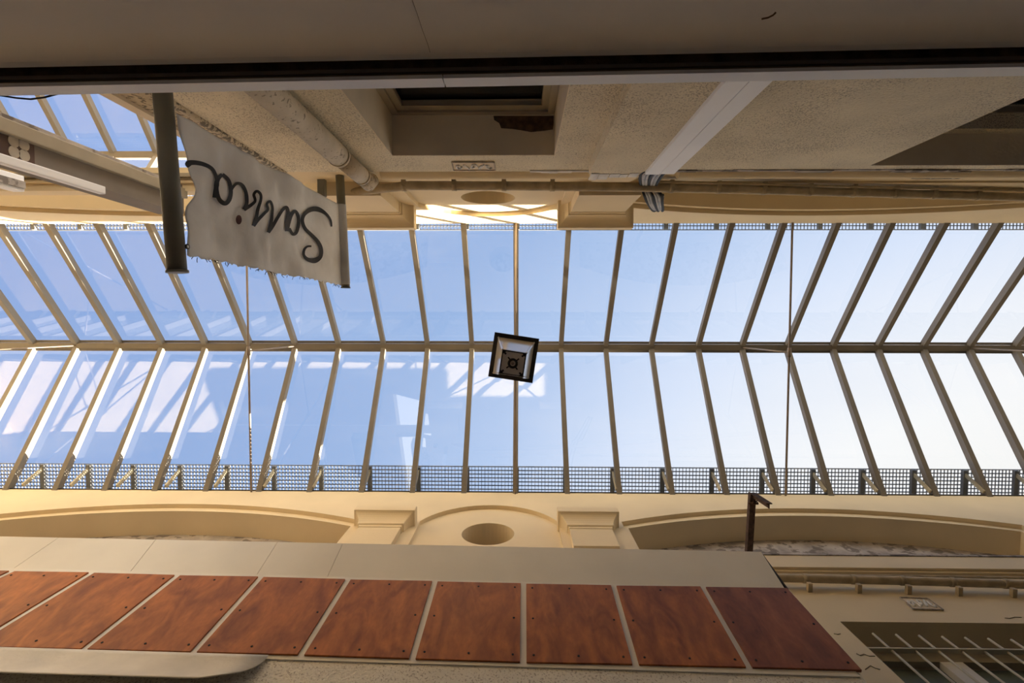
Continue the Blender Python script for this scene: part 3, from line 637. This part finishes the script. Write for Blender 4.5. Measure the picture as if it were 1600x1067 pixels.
# ------------------------------------------------------------------ hanging canvas sign
def sign():
    zl, zu = 3.0, 5.42
    t = thing('canvas_sign', (-1.95, -.8, zl), 'weathered off-white canvas sign with black script lettering between two poles', 'sign')
    lo = [PZ(249, 60, zl), PZ(277, 424, zl)]; up = [Vector((PZ(531, 281, zu).x, YU-.02, zu)), PZ(540, 449, zu)]
    lo[0].y = YU+.0
    MB().tube(lo, .052, 24).build('lower_pole', SIGNP, t)
    d = (lo[1]-lo[0]).normalized(); MB().tube([lo[1]-d*.006, lo[1]+d*.008], .060, 24).build('end_cap', SIGNP, t)
    MB().tube(up, .044, 20).build('upper_pole', SIGNP, t)
    MB().tube([up[1]-Vector((0,.005,0)), up[1]+Vector((0,.008,0))], .050, 20).build('end_cap', SIGNP, t)
    a = PZ(276, 178, zl); b = PZ(291, 399, zl); c = PZ(531, 320, zu); e = PZ(536, 446, zu)
    n = (b-a).cross(c-a).normalized(); n = n if n.x > 0 else -n
    def D(u, v):
        f = min(1, u*7) * math.sin(math.pi*.5*min(1, (1-u)*3))
        return 1.4*f*(.012*math.sin(13*u+5*v+.3) + .014*math.sin(24*u-8*v+1)*(1-.6*u) + .009*math.sin(41*u+15*v)*(1-u)**1.5 + .006*math.sin(63*u-4*v)*(1-u)) + .008*math.sin(8*v)*(1-u)**8
    NU, NV = 90, 44; vs = []
    for i in range(NU+1):
        for j in range(NV+1):
            u, v = i/NU, j/NV; s_ = a.lerp(b, v); w = c.lerp(e, v)
            uu = u
            ed = math.exp(-u*14)                       # torn, scalloped edge beside the lower pole
            uo = u + ed*(.055*math.exp(-((v-.50)/.13)**2) + .02*math.exp(-((v-.28)/.1)**2) + .012*math.exp(-((v-.8)/.1)**2))
            p = s_.lerp(w, uo); p = p + n*D(u, v)
            if j == NV: p = p + Vector((0, .006*math.sin(i*1.3)+.004*math.sin(i*2.9), 0))
            vs.append(p)
    m = MB().add(vs, [(i*(NV+1)+j, i*(NV+1)+j+1, (i+1)*(NV+1)+j+1, (i+1)*(NV+1)+j) for i in range(NU) for j in range(NV)], True)
    o = m.build('canvas', BANN, t); so_ = o.modifiers.new('solid', 'SOLIDIFY'); so_.thickness = .003; so_.offset = 1
    # sleeve round the upper pole
    kk = (c.y-up[0].y)/(up[1].y-up[0].y); ua = up[0].lerp(up[1], kk); ub = up[0].lerp(up[1], .975); MB().tube([ua, ua.lerp(ub, .5), ub], .0485, 20, False).build('sleeve', BANN, t)
        # lettering
    def uv(p):  # rough inverse, plane is nearly vertical
        u = (p.z-zl)/(zu-zl); y0 = a.y+(c.y-a.y)*u; y1 = b.y+(e.y-b.y)*u; return u, (p.y-y0)/(y1-y0)
    def Q(zx, zy):
        p = PP(220+zx/3.139, 140+zy/3.139, a, n); d_ = 0
        for _ in range(3):                              # meet the rippled cloth rather than the flat plane
            u, v = uv(p - n*d_); d_ = D(u, v) + .007; p = PP(220+zx/3.139, 140+zy/3.139, a + n*d_, n)
        return p
    S = [[(935,672,5),(930,640,7),(905,607,10),(865,586,17),(828,590,16),(800,614,12),(792,645,11),(806,682,11),(840,716,12),(870,750,13),(884,785,13),(879,820,14),(852,838,18),(818,832,12),(799,812,9),(801,786,8),(815,770,7),(836,768,6)],
         [(716,694,13),(726,650,12),(740,612,11),(756,596,10),(771,618,10),(773,660,11),(762,700,11),(744,708,10),(728,680,8)],
         [(716,694,12),(714,650,11),(722,605,11),(714,578,11),(694,590,11),(670,628,11),(645,672,11),(625,700,11)],
         [(625,700,11),(638,655,11),(643,610,10),(645,575,8),(634,548,8),(618,560,8),(622,588,9),(606,606,10),(575,638,11),(552,668,12)],
         [(552,668,12),(566,625,11),(574,585,11),(588,540,9),(586,512,9),(568,498,9),(554,515,9),(560,545,9),(540,566,11),(506,588,13)],
         [(506,588,13),(519,555,12),(516,508,11),(498,470,11),(472,460,10),(450,480,9),(438,508,9)],
         [(398,416,12),(376,442,15),(370,490,15),(384,538,14),(412,558,15),(434,538,14),(441,496,13),(430,446,12),(400,416,12)],
         [(362,530,16),(368,490,15),(374,455,13),(366,418,11),(346,386,12),(306,366,14),(262,358,16),(230,362,18),(238,378,14)]]
    m = MB()
    for st in S:
        pts = []
        for i in range(len(st)-1):
            q = [Vector(st[k]) for k in (max(i-1,0), i, i+1, min(i+2, len(st)-1))]
            for s in range(7):
                x = s/7; pts.append(.5*((2*q[1])+(q[2]-q[0])*x+(2*q[0]-5*q[1]+4*q[2]-q[3])*x*x+(3*q[1]-q[0]-3*q[2]+q[3])*x**3))
        pts.append(Vector(st[-1])); vs = []
        for i, p in enumerate(pts):
            d_ = pts[min(i+1, len(pts)-1)] - pts[max(i-1, 0)]; nn = Vector((-d_.y, d_.x)).normalized(); h_ = p.z*.72
            l, r = Q(p.x+nn.x*h_, p.y+nn.y*h_), Q(p.x-nn.x*h_, p.y-nn.y*h_); vs += [l, r, r+n*.002, l+n*.002]
        k = len(pts); f = []
        for i in range(k-1): f += [(4*i+j, 4*i+(j+1) % 4, 4*(i+1)+(j+1) % 4, 4*(i+1)+j) for j in range(4)]
        f += [(0,1,2,3), (4*k-1, 4*k-2, 4*k-3, 4*k-4)]; m.add(vs, f)
    m.build('lettering', INK, t)
    g = Q(224, 770); MB().tube([g, g+n*.010], .015, 14).build('grommet', DARKM, t); MB().tube([g, g+n*.0105], .008, 12).build('grommet_hole', WHITE, t)
    ov = [Q(480+14*math.cos(i*math.pi/10), 638+23*math.sin(i*math.pi/10)) for i in range(20)]
    MB().prism(ov, n*.002).build('letter_dot', DOT, t)
    m = MB(); random.seed(4)
    for k in range(40):
        u = random.random()**.8; p = b.lerp(e, u) + n*D(u, 1); q = p + Vector((random.uniform(-.02,.02), random.uniform(.01,.03), random.uniform(-.02,.02)))
        m.tube([p, p.lerp(q, .5)+Vector((random.uniform(-.01,.01),0,0)), q], .0022, 4)
    tag(m.build('loose_threads', DARKM, t), kind='stuff')
sign()
# small stub bracket behind the upper pole
p = PY(503, 284, YU+.0); tag(MB().box(p.x-.04, p.x+.04, YU-.02, YU+.16, p.z-.03, p.z+.03).build('pole_stub', SIGNP), 'short cut-off pole stub in the wall behind the canvas sign', 'pole stub')

# ------------------------------------------------------------------ framed opening at the far left of the north side
def frames():
    X = -3.9
    ya, yb = PX(0, 200, X).y, PX(0, 244, X).y; zt_ = 5.93
    t = thing('framed_pier', (X-.1, (ya+yb)/2, -H), 'slanting white-framed pier with tile ornament at the left edge', 'pier')
    MB().box(X-.3, X, ya, yb, -H, 5.95).build('panel', mat('dark_painted_panel', (.22,.19,.16,1), .8, .08), t)
    MB().box(X-.02, X+.05, ya-.075, ya+.035, -H, 5.95).build('trim', FRAMEP, t, .008)
    MB().box(X-.02, X+.02, ya-.115, ya-.075, -H, 5.95).build('trim', DIRTY, t, .004)
    zend = PX(158, 297, X).z
    MB().box(X-.02, X+.045, yb-.012, yb+.06, -H, zend).build('trim', WHITE, t, .008)
    m = MB(); zc = PX(30, 236, X+.006).z
    for k in range(-4, 1):
        z_ = zc + k*.26; y_ = (ya+yb)/2-.0
        for i in range(4):
            an = math.pi/4+i*math.pi/2; c_ = Vector((X+.004, y_+math.cos(an)*.058, z_+math.sin(an)*.058))
            MB().prism([c_ + Vector((0, .045*math.cos(j*math.pi/8), .045*math.sin(j*math.pi/8))) for j in range(16)], (.004, 0, 0)).build('tile_petal', TILE2, t)
    MB().box(X, X+.003, ya+.04, yb-.02, zc-1.2, zc+.13).build('tile_band', TILE1, t)
    # second white frame further left
    X2 = -5.05; u = thing('white_frame_post', (X2-.05, -1.3, -H), 'white painted frame post end at far left under the beam', 'post')
    z2 = PX(39, 300, X2).z; y2 = PX(39, 300, X2).y
    MB().box(X2-.12, X2, y2-.16, y2, -H, z2).build('post', WHITE, u, .008); MB().box(X2-.0, X2+.02, y2-.10, y2-.03, -H, z2-.01).build('bead', DIRTY, u)
    # mouldings of the bridging beam
    MB().box(X0, XN-.45, YU-.17, YU-.13, ZLEDGE-.10, ZLEDGE-.02).build('beam_moulding', FRAMEP, wu)
    MB().box(X0, XN-.45, YU-.10, YU-.07, ZLEDGE-.06, ZLEDGE-.02).build('beam_moulding', CREAM, wu)
frames()
for o in bpy.data.objects:
    if '_w' in o: del o['_w']
